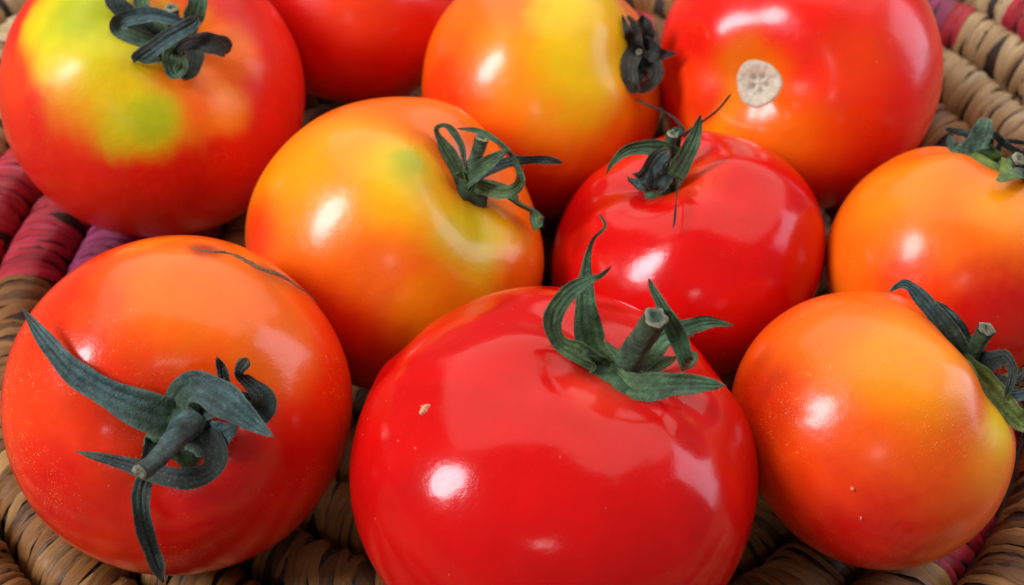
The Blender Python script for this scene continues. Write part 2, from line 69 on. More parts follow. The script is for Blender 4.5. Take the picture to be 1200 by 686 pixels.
 {'key': 'H', 'c': [-0.05733, -0.03116, 0.03429], 'F': [[0.971, 0.0, 0.2389], [0.183, 0.643, -0.7437], [-0.1536, 0.7659, 0.6244]], 's': {'dd': 0.17, 'dw': 0.38, 'm': 5, 'la': 0.012, 'ph': 0.3, 'na': 0.0045, 'sh': 0.022, 'seed': 8, 'R': 0.02939, 'q': 0.79537, 'bumps': [([-0.408, 0.803, 0.434], 0.192, 0.006), ([0.568, 0.822, -0.038], 0.185, -0.008), ([-0.598, -0.267, 0.755], 0.251, -0.006), ([0.683, -0.135, 0.718], 0.231, 0.006)]}, 'sepals': [('b', [[-0.81, 1.61, 21.26, 0.332, 0.924, -0.192, 5.87], [-3.84, 2.94, 22.44, 0.403, 0.895, -0.19, 6.73], [-9.44, 5.83, 22.82, 0.507, 0.842, -0.186, 4.69], [-15.48, 9.62, 20.93, 0.676, 0.715, -0.179, 3.78], [-20.07, 14.71, 18.21, 0.801, 0.574, -0.169, 2.43], [-23.44, 18.95, 14.85, 0.832, 0.53, -0.167, 0.46]]), ('b', [[-0.64, 3.21, 21.13, 0.934, -0.354, 0.048, 3.4], [0.53, 6.69, 24.15, 0.591, -0.796, 0.132, 4.26], [3.62, 7.5, 27.93, -0.349, -0.923, 0.164, 5.09], [7.58, 5.1, 30.19, -0.601, -0.787, 0.139, 5.07], [11.29, 2.26, 31.41, -0.619, -0.774, 0.136, 2.38], [14.0, 0.33, 32.29, -0.603, -0.785, 0.139, 0.45]]), ('k', [[3.21, 2.81, 21.57, 0.283, -0.942, 0.182, 3.41], [7.96, 4.92, 25.13, -0.098, -0.979, 0.181, 3.67], [11.99, 3.01, 27.36, 0.059, -0.979, 0.197, 4.56], [12.53, 5.83, 28.23, 0.941, 0.337, -0.021, 3.63], [10.01, 8.62, 28.34, 0.759, 0.645, -0.087, 1.96], [8.97, 10.25, 29.98, 0.995, -0.093, 0.042, 1.49], [10.28, 12.31, 30.08, 0.836, -0.537, 0.111, 2.68]]), ('k', [[6.7, 4.55, 22.79, 1.0, -0.023, 0.019, 1.54], [6.77, 8.89, 24.41, 0.992, 0.122, -0.006, 1.83], [5.8, 11.95, 24.87, 0.951, 0.307, -0.037, 0.61]]), ('k', [[3.45, -0.13, 22.49, -0.875, -0.473, 0.101, 3.71], [5.19, -2.74, 25.27, -0.989, -0.145, 0.026, 3.97], [4.33, -5.05, 28.42, -0.699, 0.694, -0.17, 3.31], [1.0, -6.1, 28.75, -0.027, 0.971, -0.24, 3.29], [-3.28, -5.46, 27.63, 0.294, 0.926, -0.235, 2.99], [-9.05, -4.12, 23.99, 0.327, 0.916, -0.233, 2.12], [-15.73, -2.61, 21.36, 0.3, 0.926, -0.231, 0.76]]), ('b', [[1.34, -0.74, 21.01, -0.205, -0.957, 0.205, 5.28], [4.73, -1.06, 22.91, -0.053, -0.976, 0.21, 6.48], [6.56, -0.31, 24.31, 0.333, -0.921, 0.201, 3.99], [8.66, 0.75, 24.72, 0.413, -0.89, 0.195, 0.92]]), ('k', [[-3.45, -2.18, 21.49, -0.925, 0.377, -0.05, 4.63], [-4.86, -5.16, 25.13, -0.943, 0.331, -0.038, 3.03], [-6.02, -8.82, 27.32, -0.995, 0.095, 0.025, 2.7], [-5.64, -14.0, 27.97, -0.982, -0.166, 0.095, 2.7], [-4.28, -18.85, 27.79, -0.947, -0.294, 0.13, 2.41], [-3.0, -22.7, 27.48, -0.937, -0.322, 0.138, 0.91]])], 'stem': [[1.26, 0.94, 21.84, -0.713, 0.689, -0.132, 4.3], [-0.76, -0.24, 26.65, -0.728, 0.673, -0.128, 3.53], [-3.19, -2.06, 31.42, -0.682, 0.718, -0.14, 2.81], [-5.57, -3.35, 34.08, -0.603, 0.782, -0.158, 2.64]], 'hub': 1.3, 'patches': [([0.201, 0.848, 0.491], 0.636, (0.84, 0.135, 0.002), 0.7), ([-0.817, 0.163, 0.553], 0.296, (0.8, 0.038, 0.002), 0.9), ([-0.731, -0.387, 0.562], 0.343, (0.66, 0.002, 0.001), 1.0), ([0.592, 0.476, 0.65], 0.304, (0.84, 0.135, 0.002), 0.9), ([0.173, -0.694, 0.699], 0.569, (0.66, 0.002, 0.001), 0.8), ([0.506, -0.346, 0.79], 0.378, (0.66, 0.002, 0.001), 0.9), ([0.528, 0.805, 0.27], 0.129, (0.42, 0.05, 0.01), 1.0), ([0.664, 0.72, 0.202], 0.101, (0.45, 0.05, 0.01), 1.0), ([0.144, 0.943, 0.301], 0.087, (0.45, 0.04, 0.01), 1.0)], 'base': (0.76, 0.026, 0.002), 'marks': [('scar', [[2.27, 27.85, 8.21, 0.28], [3.63, 27.45, 8.89, 0.71], [5.27, 27.14, 8.94, 0.57], [6.93, 26.94, 8.44, 0.36], [8.6, 26.59, 8.01, 0.36], [10.52, 25.73, 8.38, 0.71], [12.31, 24.71, 8.71, 0.86], [14.13, 23.79, 8.38, 0.65], [15.9, 23.19, 6.91, 0.87], [17.96, 22.01, 5.63, 0.73], [20.03, 20.39, 4.55, 0.51], [22.33, 18.35, 1.21, 0.37], [23.67, 16.63, 0.71, 0.23]])]},
 {'key': 'I', 'c': [0.00688, -0.0453, 0.03388], 'F': [[0.9797, 0.0, 0.2003], [-0.0164, 0.9967, 0.0801], [-0.1996, -0.0818, 0.9765]], 's': {'dd': 0.15, 'dw': 0.33, 'm': 6, 'la': 0.013, 'ph': 0.3, 'na': 0.007, 'sh': 0.016, 'seed': 9, 'hf': 2.2, 'e': 2.35, 'R': 0.03286, 'q': 0.79024, 'dc': [0.255, 0.1058, 0.9611], 'bumps': [([-0.835, 0.463, 0.296], 0.113, -0.019), ([-0.911, 0.358, 0.204], 0.077, 0.0095), ([-0.723, 0.25, 0.644], 0.133, -0.0114), ([-0.402, -0.463, 0.79], 0.179, 0.0114), ([-0.028, -0.472, 0.881], 0.164, -0.0114), ([0.413, -0.215, 0.885], 0.162, 0.0152), ([0.539, -0.361, 0.761], 0.101, -0.0114), ([-0.213, -0.669, 0.712], 0.16, -0.0076), ([-0.551, 0.54, 0.636], 0.139, -0.0095)]}, 'sepals': [('g', [[4.09, 2.29, 23.44, 0.57, 0.472, 0.673, 3.0], [1.18, 4.24, 24.53, 0.749, 0.324, 0.578, 4.19], [-0.59, 5.8, 27.53, 0.933, 0.068, 0.354, 4.46], [-1.96, 8.56, 31.99, 0.968, -0.035, 0.247, 2.96], [-2.69, 11.28, 36.55, 0.982, -0.132, 0.133, 1.33], [-2.28, 13.45, 39.16, 0.935, -0.329, -0.132, 0.53], [-0.99, 14.05, 41.67, 0.979, -0.191, 0.071, 0.44], [-2.18, 15.35, 42.93, 0.809, 0.212, 0.548, 0.29]]), ('g', [[2.56, 1.42, 24.14, 0.379, 0.584, 0.718, 2.99], [-1.52, 1.84, 25.94, 0.36, 0.593, 0.72, 3.27], [-5.29, 2.7, 27.0, 0.681, 0.403, 0.611, 2.5], [-6.87, 4.08, 30.42, 0.984, -0.169, 0.06, 2.91], [-5.37, 5.07, 34.97, 0.796, -0.49, -0.357, 2.74], [-2.69, 5.58, 37.66, 0.596, -0.596, -0.539, 1.43], [-1.28, 6.0, 38.44, 0.664, -0.57, -0.483, 0.72], [-0.2, 6.17, 40.4, 0.767, -0.514, -0.383, 0.43]]), ('g', [[3.9, 0.82, 23.8, -0.517, -0.512, -0.686, 2.99], [6.01, -1.92, 24.25, -0.248, -0.635, -0.732, 3.83], [8.64, -3.32, 25.78, 0.166, -0.716, -0.678, 4.36], [12.22, -4.38, 28.37, 0.199, -0.717, -0.669, 3.6], [15.93, -5.44, 30.22, 0.109, -0.709, -0.697, 2.57], [19.19, -5.96, 31.06, 0.07, -0.703, -0.708, 0.43]]), ('g', [[6.88, 1.6, 22.63, 0.47, -0.686, -0.555, 2.39], [11.55, 3.51, 24.22, 0.278, -0.933, 0.228, 4.0], [15.84, 5.12, 26.13, -0.951, -0.29, 0.109, 3.02], [13.64, -1.1, 30.14, 0.763, 0.255, 0.594, 2.46], [11.38, 0.0, 34.06, 0.832, 0.166, 0.529, 2.87], [8.34, 2.13, 37.46, 0.783, 0.227, 0.579, 1.86], [6.58, 3.82, 39.05, 0.792, 0.218, 0.571, 1.0], [5.57, 4.99, 40.21, 0.823, 0.181, 0.538, 0.43]]), ('g', [[6.86, 2.84, 22.52, 0.743, -0.572, -0.348, 3.0], [8.79, 4.17, 24.45, 0.773, -0.551, -0.315, 4.21], [11.47, 6.93, 26.66, 0.668, -0.611, -0.424, 3.78], [15.2, 8.73, 27.97, 0.455, -0.676, -0.58, 2.88], [19.17, 10.18, 28.92, 0.21, -0.684, -0.699, 1.83], [23.7, 10.56, 28.74, 0.023, -0.657, -0.753, 0.46]]), ('d', [[3.14, 1.3, 23.91, 0.265, 0.629, 0.73, 2.99], [0.72, 1.1, 24.96, 0.324, 0.608, 0.725, 3.27], [-0.69, -0.33, 26.99, -0.287, 0.958, 0.019, 2.57], [-2.57, 0.08, 27.03, 0.213, 0.974, 0.07, 0.8]])], 'stem': [[6.09, 2.52, 22.93, 0.901, -0.414, -0.132, 3.76], [6.42, 1.82, 27.43, 0.894, -0.424, -0.145, 4.08], [6.83, 0.82, 32.53, 0.893, -0.426, -0.147, 3.73], [6.97, -0.44, 37.29, 0.898, -0.418, -0.137, 3.78]], 'hub': 1.25, 'patches': [([0.039, -0.172, 0.984], 0.202, (0.72, 0.03, 0.015), 0.9)], 'base': (0.56, 0.0006, 0.0006), 'marks': [('scab', [[-24.63, -8.14, 17.86, 0.45], [-24.12, -7.37, 18.46, 0.7], [-23.47, -6.77, 19.08, 0.51]])]},
 {'key': 'J', 'c': [0.06139, -0.03463, 0.032], 'F': [[0.6106, 0.0, 0.7919], [-0.343, 0.9013, 0.2645], [-0.7138, -0.4332, 0.5504]], 's': {'dd': 0.19, 'dw': 0.38, 'm': 4, 'la': 0.02, 'ph': 2.6, 'na': 0.0055, 'sh': 0.025, 'seed': 10, 'R': 0.02451, 'q': 0.89242, 'bumps': [([-0.704, -0.485, 0.52], 0.201, 0.012), ([-0.918, -0.271, 0.29], 0.204, -0.006), ([-0.381, -0.795, 0.472], 0.163, 0.008), ([-0.422, -0.688, -0.591], 0.259, -0.005), ([0.105, -0.994, -0.022], 0.218, 0.006)]}, 'sepals': [('b', [[-0.92, -0.33, 19.63, 0.076, -0.086, 0.993, 4.17], [-4.97, -1.22, 19.86, 0.093, -0.095, 0.991, 4.81], [-10.65, -1.77, 20.4, 0.012, -0.05, 0.999, 3.24], [-15.87, -1.19, 19.99, -0.116, 0.016, 0.993, 2.54], [-18.64, -0.51, 19.44, -0.427, 0.173, 0.888, 1.7], [-19.48, -0.55, 18.13, -0.878, 0.419, 0.23, 1.19], [-19.61, -0.9, 16.45, -0.899, 0.438, -0.021, 0.59]]), ('b', [[-0.68, 0.89, 20.62, 0.33, -0.233, 0.915, 3.14], [-5.27, 0.45, 22.16, 0.195, -0.161, 0.967, 2.59], [-9.35, 0.62, 22.33, -0.047, -0.029, 0.998, 1.72], [-12.26, 1.37, 21.86, -0.153, 0.028, 0.988, 0.52]]), ('y', [[-1.98, -1.25, 18.9, 0.195, -0.075, -0.978, 4.15], [0.08, -4.1, 19.53, 0.197, -0.08, -0.977, 4.79], [2.71, -7.2, 20.33, 0.145, -0.049, -0.988, 4.58], [5.91, -10.07, 20.69, 0.194, -0.081, -0.978, 3.69], [8.82, -11.21, 21.88, 0.627, -0.379, -0.681, 2.84], [9.97, -10.87, 24.86, 0.812, -0.527, -0.252, 0.84]]), ('k', [[0.1, -0.23, 21.39, 0.667, -0.357, -0.654, 2.78], [0.26, -3.09, 23.12, 0.752, -0.416, -0.512, 3.42], [0.3, -4.73, 25.35, 0.511, -0.247, -0.823, 2.71], [1.43, -7.25, 25.09, -0.334, 0.27, -0.903, 1.51], [2.47, -9.03, 23.26, -0.623, 0.43, -0.654, 1.34], [3.61, -9.81, 21.33, -0.674, 0.457, -0.581, 0.67]]), ('k', [[0.24, -1.55, 20.46, 0.271, -0.116, -0.956, 2.42], [1.93, -5.04, 21.36, 0.416, -0.208, -0.885, 2.73], [2.49, -8.02, 23.04, 0.778, -0.457, -0.432, 2.35], [2.25, -8.45, 25.54, 0.823, -0.527, 0.213, 1.34], [1.56, -7.97, 26.78, 0.682, -0.466, 0.564, 0.5]]), ('b', [[2.01, -2.05, 20.55, 0.149, -0.043, -0.988, 2.42], [3.64, -6.69, 21.0, 0.352, -0.173, -0.92, 2.2], [4.63, -8.7, 22.8, 0.739, -0.439, -0.51, 2.01], [7.05, -6.59, 25.86, 0.835, -0.522, -0.174, 1.53], [7.25, -6.2, 27.85, 0.841, -0.541, 0.024, 0.51]])], 'stem': [[-0.77, -0.03, 21.15, 0.74, -0.453, 0.497, 3.18], [-2.47, -1.37, 22.45, 0.763, -0.464, 0.451, 2.87], [-4.08, -2.67, 24.03, 0.781, -0.472, 0.409, 2.55], [-5.68, -3.99, 25.57, 0.781, -0.472, 0.409, 2.95]], 'hub': 1.5, 'patches': [([-0.867, -0.375, 0.327], 0.562, (0.84, 0.135, 0.002), 0.8), ([-0.532, -0.643, 0.55], 0.437, (0.86, 0.25, 0.003), 0.9), ([0.207, -0.717, 0.665], 0.318, (0.86, 0.25, 0.003), 0.9), ([0.192, -0.61, 0.769], 0.201, (0.82, 0.52, 0.004), 1.0), ([-0.364, -0.643, 0.674], 0.198, (0.86, 0.25, 0.003), 0.9), ([-0.156, -0.836, -0.527], 0.622, (0.8, 0.038, 0.002), 0.8), ([-0.79, -0.388, -0.475], 0.347, (0.8, 0.038, 0.002), 0.9), ([0.198, -0.881, -0.431], 0.448, (0.66, 0.002, 0.001), 0.9)], 'base': (0.82, 0.09, 0.002), 'marks': [('scab', [[-6.18, -22.88, -6.04, 0.21], [-5.59, -23.07, -5.84, 0.27]]), ('scab', [[-0.98, -23.2, -7.69, 0.19], [-0.72, -23.26, -7.55, 0.2]])]}
]
# ---------------------------------------------------------------- helpers
def tag(o, label=None, cat=None, group=None, kind=None):
    for k, v in (('label', label), ('category', cat), ('group', group), ('kind', kind)):
        if v: o[k] = v
    return o
def mesh_obj(name, verts, faces, mats, parent=None, smooth=True, colors=None, fmat=None):
    me = bpy.data.meshes.new(name); me.from_pydata([tuple(map(float, v)) for v in verts], [], [tuple(map(int, f)) for f in faces])
    for m in (mats if isinstance(mats, (list, tuple)) else [mats]): me.materials.append(m)
    if smooth: me.polygons.foreach_set('use_smooth', [True]*len(me.polygons))
    if fmat is not None: me.polygons.foreach_set('material_index', list(map(int, fmat)))
    if colors is not None:
        a = me.color_attributes.new('tint', 'FLOAT_COLOR', 'POINT')
        a.data.foreach_set('color', np.concatenate([colors, np.ones((len(colors), 1))], 1).astype(np.float32).ravel())
    me.update()
    o = bpy.data.objects.new(name, me); COL.objects.link(o); o.parent = parent
    return o
def empty(name, loc):
    o = bpy.data.objects.new(name, None); o.empty_display_size = .01; COL.objects.link(o); o.location = loc; return o
class NT:
    def __init__(s, name):
        s.m = bpy.data.materials.new(name); s.m.use_nodes = True; s.t = s.m.node_tree; s.n = s.t.nodes
        s.b = s.n['Principled BSDF']
    def new(s, typ, **kw):
        x = s.n.new(typ)
        for k, v in kw.items():
            if k in x.inputs: x.inputs[k].default_value = v
            else: setattr(x, k, v)
        return x
    def link(s, a, b): s.t.links.new(a, b)
    def mix(s, fac, a, b, blend='MIX'):
        x = s.n.new('ShaderNodeMix'); x.data_type = 'RGBA'; x.blend_type = blend
        for sock, v in ((x.inputs['Factor'], fac), (x.inputs[6], a), (x.inputs[7], b)):
            if isinstance(v, (int, float)): sock.default_value = v
            elif isinstance(v, tuple): sock.default_value = (*v[:3], 1)
            else: s.link(v, sock)
        return x.outputs[2]
    def noise(s, scale, detail=4, rough=.55, vec=None, dim='3D'):
        x = s.new('ShaderNodeTexNoise'); x.inputs['Scale'].default_value = scale
        x.inputs['Detail'].default_value = detail; x.inputs['Roughness'].default_value = rough
        if vec is not None: s.link(vec, x.inputs['Vector'])
        return x.outputs['Fac']
    def ramp(s, fac, stops):
        x = s.n.new('ShaderNodeValToRGB'); r = x.color_ramp
        while len(r.elements) < len(stops): r.elements.new(.5)
        for e, (p, c) in zip(r.elements, stops):
            e.position = p; e.color = (c, c, c, 1) if isinstance(c, (int, float)) else (*c, 1)
        s.link(fac, x.inputs['Fac']); return x.outputs['Color']
    def math(s, op, a, b=0.0):
        x = s.n.new('ShaderNodeMath'); x.operation = op
        for sock, v in ((x.inputs[0], a), (x.inputs[1], b)):
            if isinstance(v, (int, float)): sock.default_value = v
            else: s.link(v, sock)
        return x.outputs[0]
    def obj(s): return s.n.new('ShaderNodeTexCoord').outputs['Object']
    def bump(s, h, strength, dist):
        x = s.n.new('ShaderNodeBump'); x.inputs['Strength'].default_value = strength; x.inputs['Distance'].default_value = dist
        s.link(h, x.inputs['Height']); s.link(x.outputs['Normal'], s.b.inputs['Normal'])

def skin_material(name, rough, speck, bump, ior=1.38, mott=.07, coat=.35):
    t = NT(name); co = t.obj()
    at = t.new('ShaderNodeAttribute'); at.attribute_name = 'tint'; base = at.outputs['Color']
    n1 = t.noise(260, 5, .6, co)
    base = t.mix(t.math('MULTIPLY', t.ramp(n1, [(.35, 0.), (.75, 1.)]), mott), base, (.80, .16, .01))   # mottled flesh showing through the skin
    vo = t.new('ShaderNodeTexVoronoi'); vo.inputs['Scale'].default_value = 2300; t.link(co, vo.inputs['Vector'])
    sz = t.math('MULTIPLY', t.ramp(t.noise(700, 2, .5, co), [(.40, .25), (.70, 1.)]), .42)
    dots = t.ramp(t.math('DIVIDE', vo.outputs['Distance'], sz), [(.35, 1.), (1., 0.)])
    where = t.ramp(t.noise(75, 3, .6, co), [(.47, 0.), (.66, 1.)])
    sp = t.math('MULTIPLY', t.math('MULTIPLY', dots, where), speck)
    col = t.mix(sp, base, (.90, .36, .05))
    v2 = t.new('ShaderNodeTexVoronoi'); v2.inputs['Scale'].default_value = 260; t.link(co, v2.inputs['Vector'])
    dust = t.ramp(v2.outputs['Distance'], [(.018, 1.), (.048, 0.)])                     # a few pale pores and specks of dust
    col = t.mix(t.math('MULTIPLY', t.math('MULTIPLY', dust, t.ramp(t.noise(60, 2, .5, co), [(.47, 0.), (.62, 1.)])), .40), col, (.85, .52, .34))
    t.link(col, t.b.inputs['Base Color'])
    rr = t.math('ADD', t.math('MULTIPLY', t.noise(120, 4, .6, co), .10), (.24 if rough > .15 else .17)+max(0, rough*1.35-.24)-.05)
    t.link(rr, t.b.inputs['Roughness'])
    t.b.inputs['IOR'].default_value = ior-.07
    t.b.inputs['Coat Weight'].default_value = coat; t.b.inputs['Coat Roughness'].default_value = rough*.80; t.b.inputs['Coat IOR'].default_value = ior
    h = t.math('ADD', t.math('MULTIPLY', t.noise(2600, 2, .5, co), .25), t.math('ADD', t.noise(420, 3, .5, co), t.math('MULTIPLY', sp, .6)))
    h = t.math('ADD', h, t.math('MULTIPLY', t.noise(130, 2, .5, co), 2.2))               # slight ripples in the skin
    t.bump(h, bump, .00016)
    return t.m
def leaf_material():
    t = NT('calyx_green'); co = t.obj()
    at = t.new('ShaderNodeAttribute'); at.attribute_name = 'tint'
    n = t.noise(900, 5, .65, co)
    n0 = t.noise(260, 4, .6, co)
    base = t.mix(t.ramp(n0, [(.35, 0.), (.68, 1.)]), (.45, .45, .45), (1.25, 1.25, 1.25)); base = t.mix(1.0, at.outputs['Color'], base, 'MULTIPLY')
    col = t.mix(t.math('MULTIPLY', t.ramp(n, [(.35, 0.), (.7, 1.)]), .55), base, (.014, .026, .018))
    n2 = t.noise(2400, 3, .6, co)
    col = t.mix(t.math('MULTIPLY', t.ramp(n2, [(.60, 0.), (.74, 1.)]), .35), col, (.30, .34, .27))
    t.link(col, t.b.inputs['Base Color']); t.b.inputs['Roughness'].default_value = .62
    t.b.inputs['Specular IOR Level'].default_value = .35
    pass
    t.bump(t.math('ADD', n, n2), .5, .0004)
    return t.m
def cork_material(name, a, b, scale=900):
    t = NT(name); co = t.obj(); n = t.noise(scale, 5, .65, co)
    t.link(t.mix(t.ramp(n, [(.35, 0.), (.7, 1.)]), a, b), t.b.inputs['Base Color']); t.b.inputs['Roughness'].default_value = .7
    t.bump(n, .6, .0004); return t.m
def scar_material():
    t = NT('stem_scar_cork'); co = t.obj(); at = t.new('ShaderNodeAttribute'); at.attribute_name = 'tint'; n = t.noise(800, 5, .65, co)
    v = t.mix(t.ramp(n, [(.3, 0.), (.7, 1.)]), (.72, .70, .66), (1.08, 1.08, 1.05))
    t.link(t.mix(1.0, at.outputs['Color'], v, 'MULTIPLY'), t.b.inputs['Base Color']); t.b.inputs['Roughness'].default_value = .75
    t.bump(n, .6, .0004); return t.m
def straw_material(name, dark, mid, pale):
    t = NT(name); co = t.n.new('ShaderNodeTexCoord')
    oi = t.n.new('ShaderNodeObjectInfo'); ge = t.n.new('ShaderNodeNewGeometry')
    rnd = t.math('FRACT', t.math('ADD', t.math('MULTIPLY', oi.outputs['Random'], 7.31), ge.outputs['Random Per Island']))
    uv = t.n.new('ShaderNodeUVMap'); mp = t.n.new('ShaderNodeMapping'); t.link(uv.outputs['UV'], mp.inputs['Vector'])
    mp.inputs['Scale'].default_value = (1.2, 6.5, 1)
    cb = t.n.new('ShaderNodeCombineXYZ'); t.link(t.math('MULTIPLY', rnd, 37.0), cb.inputs[0]); t.link(t.math('MULTIPLY', rnd, 91.0), cb.inputs[1])
    t.link(cb.outputs[0], mp.inputs['Location'])
    fib = t.noise(2.2, 6, .7, mp.outputs['Vector'])
    c = t.ramp(rnd, [(0., dark), (.30, mid), (.72, mid), (1., pale)])
    c = t.mix(t.math('MULTIPLY', t.ramp(fib, [(.38, 1.), (.60, 0.)]), .72), c, tuple(x*.32 for x in dark))
    pos = ge.outputs['Position']; blot = t.noise(55, 4, .6, pos)
    c = t.mix(t.math('MULTIPLY', t.ramp(blot, [(.5, 0.), (.72, 1.)]), .45), c, tuple(x*.6 for x in dark))
    t.link(c, t.b.inputs['Base Color']); t.b.inputs['Roughness'].default_value = .32
    t.bump(fib, .7, .0006); return t.m
def plain(name, col, rough=.7, scale=500):
    return cork_material(name, col, tuple(x*1.35 for x in col), scale)

# ---------------------------------------------------------------- table and coiled basket
tt = NT('table_wood'); n_ = tt.noise(14, 6, .6, tt.obj())
tt.link(tt.mix(n_, (.16, .09, .05), (.26, .16, .09)), tt.b.inputs['Base Color']); tt.b.inputs['Roughness'].default_value = .5
S = 1.2
tag(mesh_obj('table_top', [(-S, -S, -.0165), (S, -S, -.0165), (S, S, -.0165), (-S, S, -.0165)], [(0, 1, 2, 3)], tt.m), kind='structure')

PITCH, CR, NR = .014, .0066, 14
M_NAT = straw_material('straw_natural', (.10, .034, .008), (.36, .150, .032), (.60, .34, .10))
M_MAG = straw_material('straw_magenta', (.38, .010, .022), (.62, .020, .042), (.68, .06, .11))
M_PUR = straw_material('straw_purple', (.26, .020, .07), (.42, .045, .15), (.52, .11, .30))
M_CORE = plain('coil_core', (.022, .010, .005))
M_PALE = straw_material('straw_pale', (.38, .20, .08), (.66, .45, .21), (.82, .66, .40))
MATS = [M_NAT, M_MAG, M_PUR, M_PALE]
SECT = {5: [(150, 176, 2), (-100, -88, 1)], 6: [(150, 181, 2), (20, 40, 1), (-80, -66, 1)],
        7: [(150, 181, 1), (-43, -21, 1), (67, 77, 1)], 8: [(152, 178, 1), (-20, 4, 1), (80, 100, 2)],
        9: [(40, 52, 2), (-120, -100, 1), (176, 190, 2)], 10: [(34.5, 37.5, 1), (37.5, 47, 2), (-60, -40, 1), (100, 118, 1)],
        11: [(24, 33.5, 1), (112, 128, 2), (-30, -12, 2)], 12: [(10, 24, 1), (125, 140, 1), (-150, -130, 1)], 13: [(-10, 8, 1), (60, 80, 2), (140, 156, 1)]}
def sector(k, deg):
    for a, b, m in SECT.get(k, ()):
        for d in (deg, deg+360, deg-360):
            if a <= d <= b: return m
    return 3 if k >= 9 else 0
def wrap_verts(w, seed, nu=12, nv=4):
    """a strand of raffia bent over the coil: local X = along the coil, Z = up, Y = across"""
    rs = np.random.RandomState(seed); V = []; skew = .0007+rs.normal()*.00040; lift = rs.uniform(.0002, .0007)
    c1, c2 = rs.normal(size=2)*.00026
    for i in range(nu+1):
        a = math.radians(-118+236*i/nu); ww = w*(1+.10*math.sin(3*a+seed)+.05*rs.normal())
        for j in range(nv+1):
            x = -1+2*j/nv
            rr = CR+lift*.5+.00034*(1-abs(x)**3)-.00022*(abs(x) > .9)+rs.normal()*.00004
            off = skew*a*1.6+c1*math.sin(2*a)+c2*math.cos(3*a)
            V.append((off+x*ww/2, -rr*math.sin(a)*.99, rr*math.cos(a)))
    F = []; UV = []
    for i in range(nu):
        for j in range(nv):
            p = i*(nv+1)+j; F.append((p, p+1, p+nv+2, p+nv+1))
    uv = [(i/nu, j/nv) for i in range(nu+1) for j in range(nv+1)]
    return np.array(V), F, np.array(uv)
def set_uv(me, uv):
    l = me.uv_layers.new(name='UVMap'); idx = np.zeros(len(me.loops), dtype=np.int32); me.loops.foreach_get('vertex_index', idx)
    l.data.foreach_set('uv', uv[idx].astype(np.float32).ravel())
basket = empty('coiled_basket', (BOWL_C[0], BOWL_C[1], -.0165))
tag(basket, 'round coiled straw basket with magenta and purple bands beneath all the tomatoes', 'basket')
BOFF = np.array([BOWL_C[0], BOWL_C[1], -.0165])
# every wrap: ring, centre, tangent angle, width, colour
fwd = np.array((CAM_AIM-CAM_POS).normalized()); rgt = np.array([1., 0, 0]); upv = np.cross(rgt, fwd); cpos = np.array(CAM_POS)
def in_view(P):
    v = P-cpos; z = v@fwd; s = 512/math.tan(HFOV/2)
    u, w = 512+s*(v@rgt)/z, 292.5-s*(v@upv)/z
    if not (-14 < u < 1038 and -14 < w < 599): return 0
    for t in TOMATOES:
        d = v/np.linalg.norm(v); oc = np.array(t['c'])-cpos; b = oc@d; r = t['s']['R']*.93
        if oc@oc-b*b < r*r and b < np.linalg.norm(v): return 0
    return 1/z
rng = random.Random(4); wraps = []
coils = []
for k in range(NR):
    r = PITCH*(k+.5); slope = math.atan(2*.010/.01*r); z = bowl_z(r)-CR*1.08
    # the bundle inside the coil
    nseg, nt = max(24, int(40+k*10)), 10; V = []; F = []
    for i in range(nseg):
        a = 2*math.pi*i/nseg
        for j in range(nt):
            b = 2*math.pi*j/nt; rr = r+CR*.985*math.cos(b)
            V.append((rr*math.cos(a), rr*math.sin(a), z+CR*.985*math.sin(b)+.0165))
    for i in range(nseg):
        for j in range(nt):
            F.append((i*nt+j, ((i+1) % nseg)*nt+j, ((i+1) % nseg)*nt+(j+1) % nt, i*nt+(j+1) % nt))
    coils.append(mesh_obj('coil', V, F, M_CORE, basket))
    a = rng.uniform(0, .1); end = a+2*math.pi
    while a < end-.0012/r:
        w = .00205*rng.choice((.55, .7, .85, .95, 1.05, 1.2, 1.45, 1.7))
        a += w/2/r
        P = np.array([BOWL_C[0]+r*math.cos(a), BOWL_C[1]+r*math.sin(a), z])
        wraps.append([k, P, a, w, sector(k, math.degrees(a)), slope, in_view(P+np.array([0, 0, CR]))])
        a += w/2/r
order = sorted(range(len(wraps)), key=lambda i: -wraps[i][6]); shown = set(i for i in order[:300] if wraps[i][6] > 0)
protos = {}
for q in range(10):
    V, F, uv = wrap_verts(.00235, q, 10, 3)
    for m in range(4):
        me = bpy.data.meshes.new('wrap'); me.from_pydata([tuple(v) for v in V], [], F); me.materials.append(MATS[m])
        me.polygons.foreach_set('use_smooth', [True]*len(me.polygons)); set_uv(me, uv); me.update(); protos[q, m] = me
RV, RF, RU, RM = [], [], [], []; nb = 0
pv = [wrap_verts(.00235, q, 8, 2) for q in range(10)]
for i, (k, P, a, w, m, slope, vis) in enumerate(wraps):
    q = rng.randrange(10); yaw = a+math.pi/2+rng.gauss(0, .05); roll = slope
    M = Matrix.Rotation(yaw, 4, 'Z') @ Matrix.Rotation(roll, 4, 'X') @ Matrix.Rotation(rng.gauss(0, .04), 4, 'Y')
    sc = w/.00235*1.10; lift = rng.gauss(0, .00018)
    if i in shown:
        o = bpy.data.objects.new('wrap', protos[q, m]); COL.objects.link(o); o.parent = coils[k]
        o.matrix_local = Matrix.Translation(Vector(P-BOFF+np.array([0, 0, lift]))) @ M @ Matrix.Diagonal((sc, 1, 1, 1))
    else:
        V, F, uv = pv[q]; R3 = np.array(M.to_3x3())
        RV.append((V*np.array([sc, 1, 1]))@R3.T+P-BOFF+np.array([0, 0, lift])); RF += [tuple(x+nb for x in f) for f in F]; RU.append(uv); RM += [m]*len(F); nb += len(V)
rest = mesh_obj('wrapping', np.concatenate(RV), RF, MATS, basket, fmat=RM); set_uv(rest.data, np.concatenate(RU)); tag(rest, kind='stuff')

